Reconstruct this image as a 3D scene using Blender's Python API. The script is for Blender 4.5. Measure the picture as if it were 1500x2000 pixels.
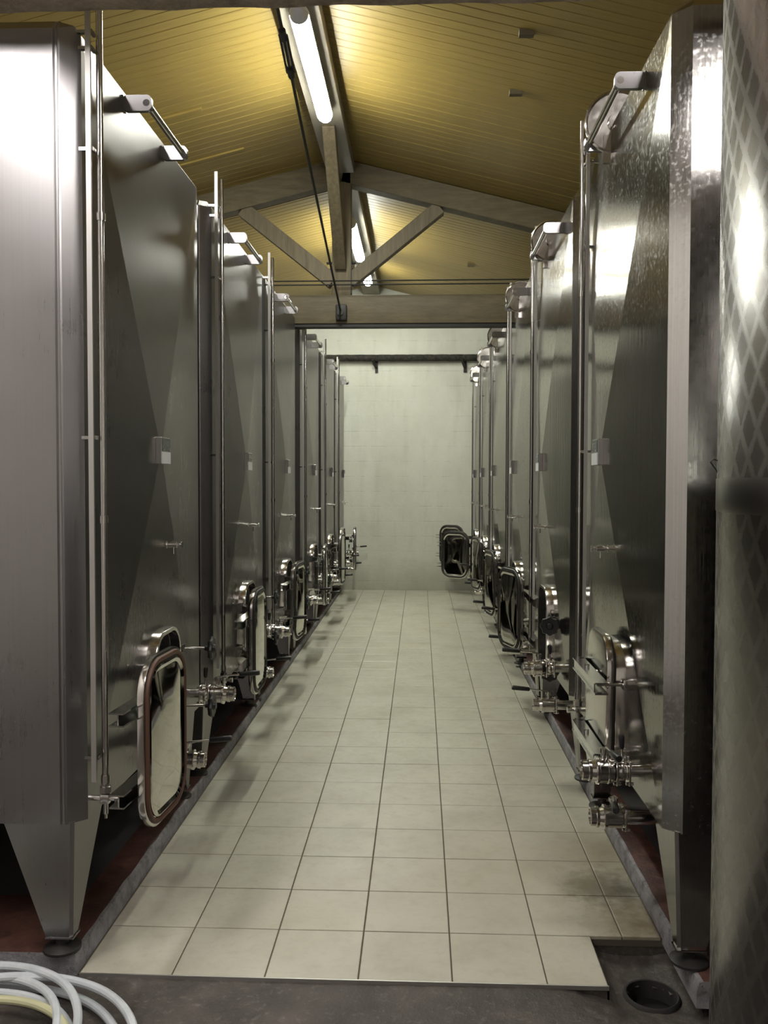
import bpy, bmesh, math, random
from mathutils import Vector, Matrix, noise
random.seed(7)
PI = math.pi
C = bpy.context.scene.collection
for o in list(bpy.data.objects): bpy.data.objects.remove(o)

# ------------------------------------------------------------------ camera, world, exposure
scn = bpy.context.scene
CAM_Z, F_PX = 1.578, 1714.3
PITCH, YAW, ROLL = -0.0328, -0.0409, -0.0019
cd = bpy.data.cameras.new('camera'); cam = bpy.data.objects.new('camera', cd); C.objects.link(cam)
cd.sensor_fit = 'VERTICAL'; cd.sensor_height = 24.0; cd.lens = 24.0 * F_PX / 2000.0
cd.clip_start = 0.05; cd.clip_end = 60
fw = Vector((math.sin(YAW)*math.cos(PITCH), math.cos(YAW)*math.cos(PITCH), math.sin(PITCH)))
rt = fw.cross(Vector((0, 0, 1))).normalized(); dn = fw.cross(rt)
r2 = rt*math.cos(ROLL) + dn*math.sin(ROLL); d2 = -rt*math.sin(ROLL) + dn*math.cos(ROLL)
cam.matrix_world = Matrix(((r2.x, -d2.x, -fw.x, 0), (r2.y, -d2.y, -fw.y, 0), (r2.z, -d2.z, -fw.z, CAM_Z), (0, 0, 0, 1)))
scn.camera = cam
scn.view_settings.view_transform = 'Standard'; scn.view_settings.look = 'None'
scn.view_settings.gamma = 1.0; scn.view_settings.use_curve_mapping = False
scn.view_settings.exposure = 2.0
LAMP_POWER = 38.0          # emission of the lit diffusers
HALL_POWER = 16.0          # emission of the lamps over the camera's end of the hall
w = bpy.data.worlds.new('world'); scn.world = w; w.use_nodes = True
w.node_tree.nodes['Background'].inputs[0].default_value = (0.9, 0.95, 1.0, 1)
w.node_tree.nodes['Background'].inputs[1].default_value = 0.02

# ------------------------------------------------------------------ materials
MATS = {}
def mat(name, col, rough=0.6, metal=0.0, build=None, **kw):
    m = bpy.data.materials.new(name); m.use_nodes = True
    nt = m.node_tree; b = nt.nodes['Principled BSDF']
    b.inputs['Base Color'].default_value = (*col, 1); b.inputs['Roughness'].default_value = rough
    b.inputs['Metallic'].default_value = metal
    for k, v in kw.items(): b.inputs[k.replace('_', ' ')].default_value = v
    if build: build(nt, b)
    MATS[name] = m; return m
def N(nt, t, **kw):
    n = nt.nodes.new(t)
    for k, v in kw.items():
        if k in n.inputs: n.inputs[k].default_value = v
        else: setattr(n, k, v)
    return n
def noise_tex(nt, scale, detail=4, rough=0.6, stretch=None, coord='Object'):
    if coord == 'World': src = N(nt, 'ShaderNodeNewGeometry').outputs['Position']
    else: src = N(nt, 'ShaderNodeTexCoord').outputs[coord]
    mp = N(nt, 'ShaderNodeMapping'); nt.links.new(src, mp.inputs[0])
    if stretch: mp.inputs['Scale'].default_value = stretch
    t = N(nt, 'ShaderNodeTexNoise'); t.inputs['Scale'].default_value = scale
    t.inputs['Detail'].default_value = detail; t.inputs['Roughness'].default_value = rough
    nt.links.new(mp.outputs[0], t.inputs['Vector']); return t.outputs['Fac']
def ramp(nt, fac, stops):
    r = N(nt, 'ShaderNodeValToRGB'); e = r.color_ramp.elements
    while len(e) < len(stops): e.new(0.5)
    for i, (p, c) in enumerate(stops):
        e[i].position = p; e[i].color = (*c, 1) if len(c) == 3 else c
    nt.links.new(fac, r.inputs[0]); return r.outputs[0]
def bump(nt, b, h, strength=0.2, dist=0.01):
    n = N(nt, 'ShaderNodeBump'); n.inputs['Strength'].default_value = strength; n.inputs['Distance'].default_value = dist
    nt.links.new(h, n.inputs['Height']); nt.links.new(n.outputs[0], b.inputs['Normal'])
def remap(nt, fac, a, c, lo=0.0, hi=1.0):
    n = N(nt, 'ShaderNodeMapRange'); n.inputs[1].default_value = lo; n.inputs[2].default_value = hi
    n.inputs[3].default_value = a; n.inputs[4].default_value = c
    nt.links.new(fac, n.inputs[0]); return n.outputs[0]
def mathn(nt, op, a, b2=None):
    n = N(nt, 'ShaderNodeMath', operation=op)
    for i, v in enumerate((a, b2)):
        if v is None: continue
        if isinstance(v, (int, float)): n.inputs[i].default_value = v
        else: nt.links.new(v, n.inputs[i])
    return n.outputs[0]
def mixc(nt, f, a, b2, mode='MIX'):
    n = N(nt, 'ShaderNodeMix', data_type='RGBA', blend_type=mode)
    for i, v in ((0, f), (6, a), (7, b2)):
        if isinstance(v, (int, float)): n.inputs[i].default_value = v
        elif isinstance(v, tuple): n.inputs[i].default_value = (*v, 1)
        else: nt.links.new(v, n.inputs[i])
    return n.outputs[2]

def tank_build(r0, r1, c0, c1, speck):
    def b_tank(nt, b):
        big = noise_tex(nt, 1.3, 3); fine = noise_tex(nt, 60, 3, 0.7, (1, 1, 0.02)); spot = noise_tex(nt, 9, 5, 0.75)
        r = mathn(nt, 'ADD', remap(nt, big, r0, r1, 0.3, 0.7), remap(nt, spot, -0.015, 0.02, 0.3, 0.7))
        if speck: r = mathn(nt, 'ADD', r, remap(nt, noise_tex(nt, 70, 3, 0.6), 0.0, 0.12, 0.5, 0.7))
        else: r = mathn(nt, 'ADD', r, remap(nt, noise_tex(nt, 3, 5, 0.7, (60, 60, 0.5)), -0.02, 0.02, 0.3, 0.7))
        nt.links.new(r, b.inputs['Roughness'])
        nt.links.new(ramp(nt, noise_tex(nt, 3, 5, 0.7, (60, 60, 0.4)), [(0.3, c0), (0.7, c1)]), b.inputs['Base Color'])
        b.inputs['Specular Tint'].default_value = (0.72, 0.71, 0.70, 1)
        h = mathn(nt, 'ADD', mathn(nt, 'MULTIPLY', fine, 0.25 if speck else 0.04), mathn(nt, 'MULTIPLY', noise_tex(nt, 1.2, 1), 3.0))
        bump(nt, b, h, 0.12, 0.01)
    return b_tank
mat('tank_satin', (0.4, 0.4, 0.4), 0.3, 1.0, tank_build(0.27, 0.33, (0.355, 0.345, 0.346), (0.375, 0.365, 0.366), False))
mat('tank_bright', (0.4, 0.4, 0.4), 0.15, 1.0, tank_build(0.10, 0.17, (0.37, 0.365, 0.35), (0.45, 0.445, 0.43), True))
def b_chrome(nt, b):
    s = noise_tex(nt, 30, 3); nt.links.new(remap(nt, s, 0.08, 0.24), b.inputs['Roughness'])
mat('fitting_steel', (0.62, 0.60, 0.57), 0.15, 1.0, b_chrome)
mat('mirror_steel', (0.66, 0.65, 0.60), 0.05, 1.0)
mat('satin_steel', (0.56, 0.56, 0.54), 0.32, 1.0, b_chrome)
mat('matte_steel', (0.58, 0.57, 0.55), 0.42, 1.0)
mat('black_plastic', (0.012, 0.012, 0.012), 0.4)
mat('black_iron', (0.015, 0.014, 0.013), 0.55)
mat('gasket_brown', (0.085, 0.040, 0.024), 0.55)
mat('gasket_dark', (0.02, 0.018, 0.016), 0.5)
mat('white_label', (0.75, 0.76, 0.76), 0.5)
mat('dark_plate', (0.13, 0.14, 0.14), 0.35)
mat('hole_dark', (0.004, 0.004, 0.004), 0.9)
def b_tile(nt, b):
    oi = N(nt, 'ShaderNodeObjectInfo').outputs['Random']
    n1 = noise_tex(nt, 3.0, 5, 0.65, None, 'World'); n2 = noise_tex(nt, 22, 4, 0.7, None, 'World')
    c = ramp(nt, n1, [(0.3, (0.40, 0.375, 0.29)), (0.5, (0.50, 0.475, 0.385)), (0.7, (0.55, 0.525, 0.43))])
    c = mixc(nt, remap(nt, oi, 0.0, 0.30), c, (0.50, 0.49, 0.42))
    c = mixc(nt, remap(nt, n2, 0.0, 0.35, 0.48, 0.75), c, (0.34, 0.30, 0.20))
    # water and wine stains close to the drain
    def spot(x, y, r, amt, col, c):
        g = N(nt, 'ShaderNodeNewGeometry').outputs['Position']
        v = N(nt, 'ShaderNodeVectorMath', operation='DISTANCE'); nt.links.new(g, v.inputs[0]); v.inputs[1].default_value = (x, y, 0)
        d = mathn(nt, 'ADD', v.outputs['Value'], mathn(nt, 'MULTIPLY', mathn(nt, 'SUBTRACT', n2, 0.5), r*1.3))
        return mixc(nt, remap(nt, d, amt, 0.0, 0.0, r), c, col)
    for a in ((0.78, 3.38, 0.22, 1.0, (0.07, 0.065, 0.045)), (0.66, 3.42, 0.16, 0.85, (0.12, 0.10, 0.06)), (0.80, 3.12, 0.26, 0.95, (0.17, 0.13, 0.075)),
              (0.80, 3.72, 0.28, 0.75, (0.22, 0.18, 0.10)), (-0.3, 3.1, 0.4, 0.25, (0.40, 0.34, 0.22)), (0.35, 3.5, 0.7, 0.3, (0.40, 0.36, 0.25)),
              (-0.98, 4.4, 0.3, 0.45, (0.26, 0.25, 0.20)), (0.75, 5.0, 0.3, 0.4, (0.24, 0.22, 0.17))):
        c = spot(*a, c)
    nt.links.new(c, b.inputs['Base Color'])
    nt.links.new(remap(nt, n2, 0.28, 0.5), b.inputs['Roughness']); bump(nt, b, n2, 0.08, 0.004)
mat('floor_tile', (0.5, 0.47, 0.38), 0.4, 0, b_tile)
mat('shade_and_drain_dark', (0.035, 0.032, 0.03), 0.85)  # near-black: painted shade on the plinths under the tanks, also the drain ring
mat('grout', (0.10, 0.085, 0.06), 0.9)
def b_conc(nt, b):
    n1 = noise_tex(nt, 4, 8, 0.7, None, 'World'); n2 = noise_tex(nt, 40, 5, 0.7, None, 'World')
    c = ramp(nt, n1, [(0.3, (0.030, 0.025, 0.021)), (0.5, (0.068, 0.057, 0.049)), (0.72, (0.13, 0.108, 0.093))])
    nt.links.new(mixc(nt, remap(nt, n2, 0, 0.5, 0.55, 0.75), c, (0.26, 0.23, 0.20)), b.inputs['Base Color'])
    nt.links.new(remap(nt, n1, 0.35, 0.75), b.inputs['Roughness']); bump(nt, b, n2, 0.5, 0.01)
mat('old_concrete', (0.12, 0.1, 0.09), 0.6, 0, b_conc)
def b_plat(nt, b):
    n1 = noise_tex(nt, 5, 7, 0.7, None, 'World'); n2 = noise_tex(nt, 35, 5, 0.7, None, 'World')
    c = ramp(nt, n1, [(0.3, (0.03, 0.017, 0.014)), (0.5, (0.075, 0.033, 0.026)), (0.7, (0.17, 0.075, 0.055))])
    nt.links.new(mixc(nt, remap(nt, n2, 0, 0.7, 0.6, 0.8), c, (0.05, 0.045, 0.04)), b.inputs['Base Color'])
    nt.links.new(remap(nt, n1, 0.3, 0.7), b.inputs['Roughness']); bump(nt, b, n2, 0.4, 0.01)
mat('red_paint', (0.2, 0.07, 0.05), 0.5, 0, b_plat)
def b_kerb(nt, b):
    n1 = noise_tex(nt, 14, 7, 0.75, None, 'World'); n2 = noise_tex(nt, 60, 4, 0.7, None, 'World')
    c = ramp(nt, n1, [(0.3, (0.10, 0.09, 0.09)), (0.5, (0.25, 0.24, 0.25)), (0.7, (0.36, 0.35, 0.36))])
    nt.links.new(mixc(nt, remap(nt, n2, 0, 1, 0.62, 0.72), c, (0.04, 0.035, 0.03)), b.inputs['Base Color']); bump(nt, b, n2, 0.5, 0.01)
mat('kerb_concrete', (0.25, 0.24, 0.25), 0.75, 0, b_kerb)
def b_wall(nt, b):
    n1 = noise_tex(nt, 1.2, 6, 0.65, None, 'World'); n2 = noise_tex(nt, 30, 5, 0.7, None, 'World')
    streak = noise_tex(nt, 2.5, 5, 0.65, (3, 1, 0.5), 'World')
    c = ramp(nt, n1, [(0.3, (0.62, 0.625, 0.54)), (0.7, (0.76, 0.765, 0.68))])
    c = mixc(nt, remap(nt, streak, 0, 0.35, 0.5, 0.75), c, (0.50, 0.49, 0.41))
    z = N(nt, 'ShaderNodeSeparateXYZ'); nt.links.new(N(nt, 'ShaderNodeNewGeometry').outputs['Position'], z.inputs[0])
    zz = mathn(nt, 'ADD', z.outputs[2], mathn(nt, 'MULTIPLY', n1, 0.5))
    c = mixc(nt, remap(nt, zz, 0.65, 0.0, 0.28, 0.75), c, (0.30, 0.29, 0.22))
    # thin irregular crack lines where the blocks meet under the paint
    zc = mathn(nt, 'ADD', z.outputs[2], mathn(nt, 'MULTIPLY', n2, 0.02))
    fr = mathn(nt, 'PINGPONG', zc, 0.105)
    line = remap(nt, fr, 1.0, 0.0, 0.0, 0.006)
    line = mathn(nt, 'MULTIPLY', line, remap(nt, streak, 0, 1, 0.45, 0.6))
    c = mixc(nt, mathn(nt, 'MULTIPLY', line, 0.35), c, (0.32, 0.31, 0.26))
    nt.links.new(c, b.inputs['Base Color'])
    bump(nt, b, mathn(nt, 'SUBTRACT', mathn(nt, 'MULTIPLY', n2, 0.5), line), 0.4, 0.01)
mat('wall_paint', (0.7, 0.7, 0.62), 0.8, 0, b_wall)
mat('hall_paint', (0.80, 0.78, 0.74), 0.85)
def b_board(nt, b):
    oi = N(nt, 'ShaderNodeObjectInfo').outputs['Random']
    n1 = noise_tex(nt, 5, 6, 0.65, (0.6, 10, 1)); n2 = noise_tex(nt, 1.5, 4)
    c = ramp(nt, n1, [(0.3, (0.19, 0.128, 0.028)), (0.7, (0.29, 0.205, 0.052))])
    c = mixc(nt, remap(nt, oi, 0.0, 0.35), c, (0.20, 0.142, 0.038))
    nt.links.new(mixc(nt, remap(nt, n2, 0, 0.3, 0.5, 0.8), c, (0.14, 0.10, 0.034)), b.inputs['Base Color'])
    nt.links.new(remap(nt, n1, 0.38, 0.52), b.inputs['Roughness'])
mat('varnished_board', (0.5, 0.36, 0.12), 0.35, 0, b_board)
def b_beam(nt, b):
    n1 = noise_tex(nt, 4, 7, 0.7, (1, 1, 6)); n2 = noise_tex(nt, 2.2, 5, 0.6)
    c = ramp(nt, n1, [(0.3, (0.085, 0.066, 0.034)), (0.7, (0.165, 0.132, 0.072))])
    nt.links.new(mixc(nt, remap(nt, n2, 0, 0.6, 0.45, 0.75), c, (0.09, 0.075, 0.05)), b.inputs['Base Color']); bump(nt, b, n1, 0.3, 0.01)
mat('beam_wood', (0.25, 0.2, 0.12), 0.6, 0, b_beam)
def b_post(nt, b):
    n1 = noise_tex(nt, 4, 7, 0.7, (8, 8, 0.7))
    nt.links.new(ramp(nt, n1, [(0.3, (0.11, 0.088, 0.05)), (0.7, (0.21, 0.17, 0.105))]), b.inputs['Base Color']); bump(nt, b, n1, 0.3, 0.01)
mat('post_wood', (0.22, 0.18, 0.11), 0.6, 0, b_post)
mat('ridge_paint', (0.24, 0.21, 0.17), 0.6, 0, lambda nt, b: nt.links.new(ramp(nt, noise_tex(nt, 5, 5, 0.6, (1, 0.3, 1)), [(0.3, (0.19, 0.165, 0.13)), (0.7, (0.30, 0.27, 0.215))]), b.inputs['Base Color']))
def b_render(nt, b):
    n1 = noise_tex(nt, 12, 8, 0.75, None, 'World')
    nt.links.new(ramp(nt, n1, [(0.3, (0.22, 0.175, 0.13)), (0.7, (0.60, 0.50, 0.38))]), b.inputs['Base Color']); bump(nt, b, n1, 0.8, 0.03)
mat('rough_render', (0.25, 0.2, 0.15), 0.9, 0, b_render)
def b_pipe(nt, b):
    n1 = noise_tex(nt, 18, 8, 0.75, None, 'World')
    nt.links.new(ramp(nt, n1, [(0.4, (0.012, 0.012, 0.010)), (0.7, (0.07, 0.065, 0.05))]), b.inputs['Base Color']); bump(nt, b, n1, 0.8, 0.02)
mat('black_lagging', (0.02, 0.02, 0.02), 0.8, 0, b_pipe)
mat('hose_grey', (0.40, 0.44, 0.46), 0.42, 0, lambda nt, b: nt.links.new(ramp(nt, noise_tex(nt, 15, 5), [(0.3, (0.50, 0.54, 0.56)), (0.7, (0.64, 0.67, 0.69))]), b.inputs['Base Color']))
mat('hose_yellow', (0.56, 0.55, 0.34), 0.45)
mat('lamp_housing', (0.45, 0.45, 0.45), 0.5)
def emit(name, col, s):
    m = bpy.data.materials.new(name); m.use_nodes = True; b = m.node_tree.nodes['Principled BSDF']
    b.inputs['Base Color'].default_value = (0.8, 0.8, 0.8, 1)
    b.inputs['Emission Color'].default_value = (*col, 1); b.inputs['Emission Strength'].default_value = s; MATS[name] = m
emit('lit_diffuser', (0.97, 1.0, 0.90), LAMP_POWER)
emit('hall_diffuser', (1.0, 0.95, 0.92), HALL_POWER)
def b_scale(nt, b):
    tc = N(nt, 'ShaderNodeTexCoord').outputs['UV']
    s = N(nt, 'ShaderNodeSeparateXYZ'); nt.links.new(tc, s.inputs[0])
    u = mathn(nt, 'DIVIDE', s.outputs[0], 0.062); v = mathn(nt, 'DIVIDE', s.outputs[1], 0.105)
    def cell(du, dv):
        uu = mathn(nt, 'ADD', u, du); vv = mathn(nt, 'ADD', v, dv)
        fu = mathn(nt, 'SUBTRACT', mathn(nt, 'FRACT', uu), 0.5); fv = mathn(nt, 'SUBTRACT', mathn(nt, 'FRACT', vv), 0.5)
        return mathn(nt, 'ADD', mathn(nt, 'ABSOLUTE', fu), mathn(nt, 'ABSOLUTE', fv))
    d = mathn(nt, 'MINIMUM', mathn(nt, 'MINIMUM', cell(0, 0), cell(0.5, 0.5)), 0.5)
    wob = noise_tex(nt, 30, 4, 0.7)
    d2_ = mathn(nt, 'ADD', d, mathn(nt, 'MULTIPLY', mathn(nt, 'SUBTRACT', wob, 0.5), 0.30))
    band = remap(nt, s.outputs[1], 0, 1, 0.0, 1.0)
    # plain welded band without engine turning
    inb = mathn(nt, 'LESS_THAN', mathn(nt, 'ABSOLUTE', mathn(nt, 'SUBTRACT', s.outputs[1], 1.555)), 0.035)
    d3 = mathn(nt, 'ADD', mathn(nt, 'MULTIPLY', d2_, mathn(nt, 'SUBTRACT', 1.0, inb)), mathn(nt, 'MULTIPLY', inb, 0.42))
    nt.links.new(remap(nt, d3, 0.25, 0.33, 0.28, 0.54), b.inputs['Roughness'])
    nt.links.new(ramp(nt, d3, [(0.28, (0.155, 0.148, 0.144)), (0.54, (0.215, 0.204, 0.198))]), b.inputs['Base Color'])
    bump(nt, b, d3, 0.03, 0.01)
mat('engine_turned_steel', (0.5, 0.48, 0.46), 0.25, 1.0, b_scale)

# ------------------------------------------------------------------ mesh helpers
class MB:
    def __init__(s): s.bm = bmesh.new()
    def box(s, lo, hi, bev=0.0):
        lo, hi = Vector(lo), Vector(hi)
        r = bmesh.ops.create_cube(s.bm, size=1.0)
        for v in r['verts']: v.co = Vector([lo[i] + (v.co[i] + 0.5)*(hi[i]-lo[i]) for i in range(3)])
        if bev:
            es = list({e for v in r['verts'] for e in v.link_edges})
            bmesh.ops.bevel(s.bm, geom=es, offset=bev, segments=2, affect='EDGES', profile=0.5)
        return s
    def bar(s, p, q, w, h, up=(0, 0, 1), bev=0.0):
        p, q = Vector(p), Vector(q); d = q-p; L = d.length; x = d.normalized()
        y = Vector(up).cross(x).normalized(); z = x.cross(y)
        M = Matrix((( x.x, y.x, z.x, 0), (x.y, y.y, z.y, 0), (x.z, y.z, z.z, 0), (0, 0, 0, 1))); M.translation = p
        r = bmesh.ops.create_cube(s.bm, size=1.0)
        for v in r['verts']: v.co = M @ Vector(((v.co.x+0.5)*L, v.co.y*w, v.co.z*h))
        if bev:
            es = list({e for v in r['verts'] for e in v.link_edges})
            bmesh.ops.bevel(s.bm, geom=es, offset=bev, segments=1, affect='EDGES')
        return s
    def lathe(s, prof, p=(0, 0, 0), axis=(1, 0, 0), n=20, cap=True):
        """prof: (distance along the axis, radius)"""
        p = Vector(p); a = Vector(axis).normalized(); u = a.orthogonal().normalized(); v = a.cross(u); rings = []
        for t, r in prof:
            rings.append([s.bm.verts.new(p + a*t + (u*math.cos(2*PI*i/n) + v*math.sin(2*PI*i/n))*r) for i in range(n)])
        for A, B in zip(rings, rings[1:]):
            for i in range(n): s.bm.faces.new((A[i], A[(i+1) % n], B[(i+1) % n], B[i]))
        if cap: s.bm.faces.new(list(reversed(rings[0]))); s.bm.faces.new(rings[-1])
        return s
    def cyl(s, p, q, r, n=12):
        p, q = Vector(p), Vector(q); return s.lathe([(0, r), ((q-p).length, r)], p, q-p, n)
    def tube(s, pts, r, n=10, closed=False):
        P = [Vector(p) for p in pts]; rings = []; up = None; m = len(P)
        for i, p in enumerate(P):
            a = P[(i-1) % m] if (closed or i) else P[0]; b = P[(i+1) % m] if (closed or i < m-1) else P[-1]
            t = (b-a).normalized()
            if up is None: up = t.orthogonal().normalized()
            up = (up - t*up.dot(t)).normalized(); v = t.cross(up)
            rings.append([s.bm.verts.new(p + (up*math.cos(2*PI*k/n) + v*math.sin(2*PI*k/n))*r) for k in range(n)])
        R = rings + ([rings[0]] if closed else [])
        for A, B in zip(R, R[1:]):
            for i in range(n): s.bm.faces.new((A[i], A[(i+1) % n], B[(i+1) % n], B[i]))
        if not closed: s.bm.faces.new(list(reversed(rings[0]))); s.bm.faces.new(rings[-1])
        return s
    def loops(s, Ls, cap0=True, cap1=True, close=True):
        R = [[s.bm.verts.new(Vector(p)) for p in L] for L in Ls]; n = len(R[0])
        for A, B in zip(R, R[1:]):
            for i in range(n if close else n-1): s.bm.faces.new((A[i], A[(i+1) % n], B[(i+1) % n], B[i]))
        if cap0: s.bm.faces.new(list(reversed(R[0])))
        if cap1: s.bm.faces.new(R[-1])
        return s
    def mesh(s, name, m, smooth=35):
        bmesh.ops.recalc_face_normals(s.bm, faces=s.bm.faces[:])
        me = bpy.data.meshes.new(name); s.bm.to_mesh(me); s.bm.free(); me.materials.append(MATS[m])
        if smooth:
            for p in me.polygons: p.use_smooth = True
            me.set_sharp_from_angle(angle=math.radians(smooth))
        return me
def link(name, me, parent=None, loc=(0, 0, 0), rot=(0, 0, 0)):
    o = bpy.data.objects.new(name, me); C.objects.link(o); o.parent = parent
    o.location = loc; o.rotation_euler = rot; return o
def obj(name, mb, m, parent=None, loc=(0, 0, 0), rot=(0, 0, 0), smooth=35):
    return link(name, mb.mesh(name, m, smooth), parent, loc, rot)
def tag(o, label, cat, group=None):
    o['label'] = label; o['category'] = cat
    if group: o['group'] = group
    return o
def struct(o): o['kind'] = 'structure'; return o
def rrect(w, h, r, n=5):
    """rounded rectangle in (y, z)"""
    P = []
    for cx, cy, a0 in ((w/2-r, h/2-r, 0), (-w/2+r, h/2-r, 90), (-w/2+r, -h/2+r, 180), (w/2-r, -h/2+r, 270)):
        for k in range(n+1):
            a = math.radians(a0 + 90*k/n); P.append((cx + r*math.cos(a), cy + r*math.sin(a)))
    return P

# ------------------------------------------------------------------ room
EDGE_Y, WALL_Y, SLOPE = 2.735, 12.30, 0.008
FX0 = -0.792
def fz(y): return SLOPE*(y-EDGE_Y)
PX_L, PX_R = -1.097, 0.846
def ptop(y): return 0.064 + 0.004*(y-2.7)
RX, RZ, RS = -0.678, 4.325, 0.25       # ridge line and roof slope
def cz(x): return RZ - RS*abs(x-RX)

# floor: concrete with the drain hollow, plus the bed under the tiles
DX, DY = 0.757, 2.83
def fheight(x, y):
    z = -0.010 + 0.003*noise.noise(Vector((x*5, y*5, 0)))
    d = math.hypot((x-DX)/1.0, (y-DY)/1.25)
    k = max(0.0, 1-d/0.34); z -= 0.072*k*k*(3-2*k) if k > 0 else 0
    if x > 0.60 and y > EDGE_Y-0.25:
        z -= 0.02*min(1, (y-EDGE_Y+0.25)/0.3)*max(0, min(1, (x-0.6)/0.03))
    z += 0.006*noise.noise(Vector((x*22, y*22, 1)))*min(1, k*4+0.25)
    return z
fb = MB()
def grid(b, x0, x1, y0, y1, nx, ny, fn, skip=None):
    V = [[b.bm.verts.new((x0+(x1-x0)*i/nx, y0+(y1-y0)*j/ny, fn(x0+(x1-x0)*i/nx, y0+(y1-y0)*j/ny))) for j in range(ny+1)] for i in range(nx+1)]
    for i in range(nx):
        for j in range(ny):
            c = [V[i][j], V[i+1][j], V[i+1][j+1], V[i][j+1]]
            if skip and skip(sum(v.co.x for v in c)/4, sum(v.co.y for v in c)/4): continue
            b.bm.faces.new(c)
hole = lambda x, y: math.hypot(x-DX, y-DY) < 0.078
grid(fb, -4.0, 4.0, -5.0, 1.9, 16, 14, lambda x, y: -0.010)
grid(fb, -4.0, 0.30, 1.9, EDGE_Y+0.02, 86, 17, fheight)
grid(fb, 0.30, 1.30, 1.9, EDGE_Y+0.02, 66, 57, fheight, hole)
grid(fb, 1.30, 4.0, 1.9, EDGE_Y+0.02, 27, 17, fheight)
grid(fb, 0.600, 1.0, EDGE_Y+0.02, 3.042, 27, 20, fheight, hole)
fb.box((-4, 3.04, -0.12), (4, 3.05, -0.02)).box((0.594, EDGE_Y, -0.12), (0.600, 3.04, -0.008))
fb.box((0.0, 2.735, -0.12), (0.6, 2.74, -0.014))
floor = struct(obj('floor', fb, 'old_concrete'))
bed = MB()
for (x0, x1, y0, y1) in ((PX_L-0.02, 0.598, EDGE_Y+0.002, 3.038), (PX_L-0.02, PX_R+0.03, 3.038, WALL_Y)):
    zs = [fz(y0)-0.005, fz(y1)-0.005]
    bed.loops([[(x0, y0, zs[0]-0.03), (x1, y0, zs[0]-0.03), (x1, y1, zs[1]-0.03), (x0, y1, zs[1]-0.03)],
               [(x0, y0, zs[0]), (x1, y0, zs[0]), (x1, y1, zs[1]), (x0, y1, zs[1])]])
g = obj('grout', bed, 'grout', floor, smooth=0)
g['label'] = 'dark grout between the floor tiles'
def tile_mesh(wx, wy):
    b = MB(); g2 = 0.0022; e = 0.0025
    a = [(g2, g2), (wx-g2, g2), (wx-g2, wy-g2), (g2, wy-g2)]
    i = [(g2+e, g2+e), (wx-g2-e, g2+e), (wx-g2-e, wy-g2-e), (g2+e, wy-g2-e)]
    b.loops([[(x, y, -0.012) for x, y in a], [(x, y, -0.0012) for x, y in a], [(x, y, 0) for x, y in i]])
    return b.mesh('tile', 'floor_tile', 0)
T = 0.30; tm = {}
cols = [(-1.092, -0.792)] + [(FX0+T*k, FX0+T*(k+1)) for k in range(5)] + [(FX0+T*5, PX_R-0.004)]
for j in range(32):
    y0 = EDGE_Y+T*j; y1 = min(y0+T, WALL_Y-0.002)
    if y1-y0 < 0.04: continue
    for k, (x0, x1) in enumerate(cols):
        if j == 0 and k == 6: continue
        if j == 0 and k == 5: x1 = 0.598
        key = (round(x1-x0, 3), round(y1-y0, 3))
        if key not in tm: tm[key] = tile_mesh(*key)
        o = link('tile', tm[key], floor, (x0, y0, fz(y0) + random.uniform(-0.0004, 0.0004)), (SLOPE + random.uniform(-.0012, .0012), random.uniform(-.0012, .0012), 0))
eb = MB().box((-1.09, EDGE_Y-0.006, -0.012), (0.598, EDGE_Y-0.0002, 0.0012))
o = obj('edge_strip', eb, 'matte_steel', floor, smooth=0); o['label'] = 'thin metal strip along the front of the tiles'

# raised plinths under the two rows of tanks
def platform(name, xa, xo, yf, sgn):
    b = MB(); n = 150; prof = []
    ys = [yf + (WALL_Y-yf)*i/n for i in range(n+1)]
    for i, y in enumerate(ys):
        j1 = 0.007*noise.noise(Vector((y*7, sgn, 0))) + 0.004*noise.noise(Vector((y*31, sgn, 3)))
        j2 = 0.006*noise.noise(Vector((y*9, sgn, 5)))
        z = ptop(y)
        prof.append([(xo, y, -0.02), (xa, y, -0.02), (xa + sgn*0.002, y, z*0.55), (xa + sgn*(0.006+abs(j1)), y, z-0.004+j2*0.3), (xa + sgn*(0.018+j1), y, z), (xa + sgn*0.13, y, z), (xo, y, z)])
    b.loops(prof, True, True, True)
    me = b.mesh(name, 'kerb_concrete', 40); me.materials.append(MATS['red_paint']); me.materials.append(MATS['shade_and_drain_dark'])
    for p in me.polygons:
        if p.normal.z > 0.8 and abs(p.center.x-xa) > 0.05: p.material_index = 1 if abs(p.center.x-xa) < 0.15 or p.center.y < yf+0.40 else 2  # behind the red strip, shade under the tanks is put into the colour
    return struct(link(name, me))
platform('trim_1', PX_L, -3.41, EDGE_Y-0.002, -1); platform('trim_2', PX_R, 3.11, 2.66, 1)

# walls
def boxobj(name, lo, hi, m, parent=None): return obj(name, MB().box(lo, hi), m, parent, smooth=0)
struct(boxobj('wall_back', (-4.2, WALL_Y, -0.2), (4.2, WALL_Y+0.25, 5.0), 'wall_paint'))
struct(boxobj('wall_left', (-3.62, -2.8, -0.2), (-3.42, WALL_Y, 5.0), 'hall_paint'))
struct(boxobj('wall_right', (3.12, -2.8, -0.2), (3.32, WALL_Y, 5.0), 'hall_paint'))
struct(boxobj('wall_front', (-4.2, -3.0, -0.2), (4.2, -2.8, 5.0), 'hall_paint'))

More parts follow.
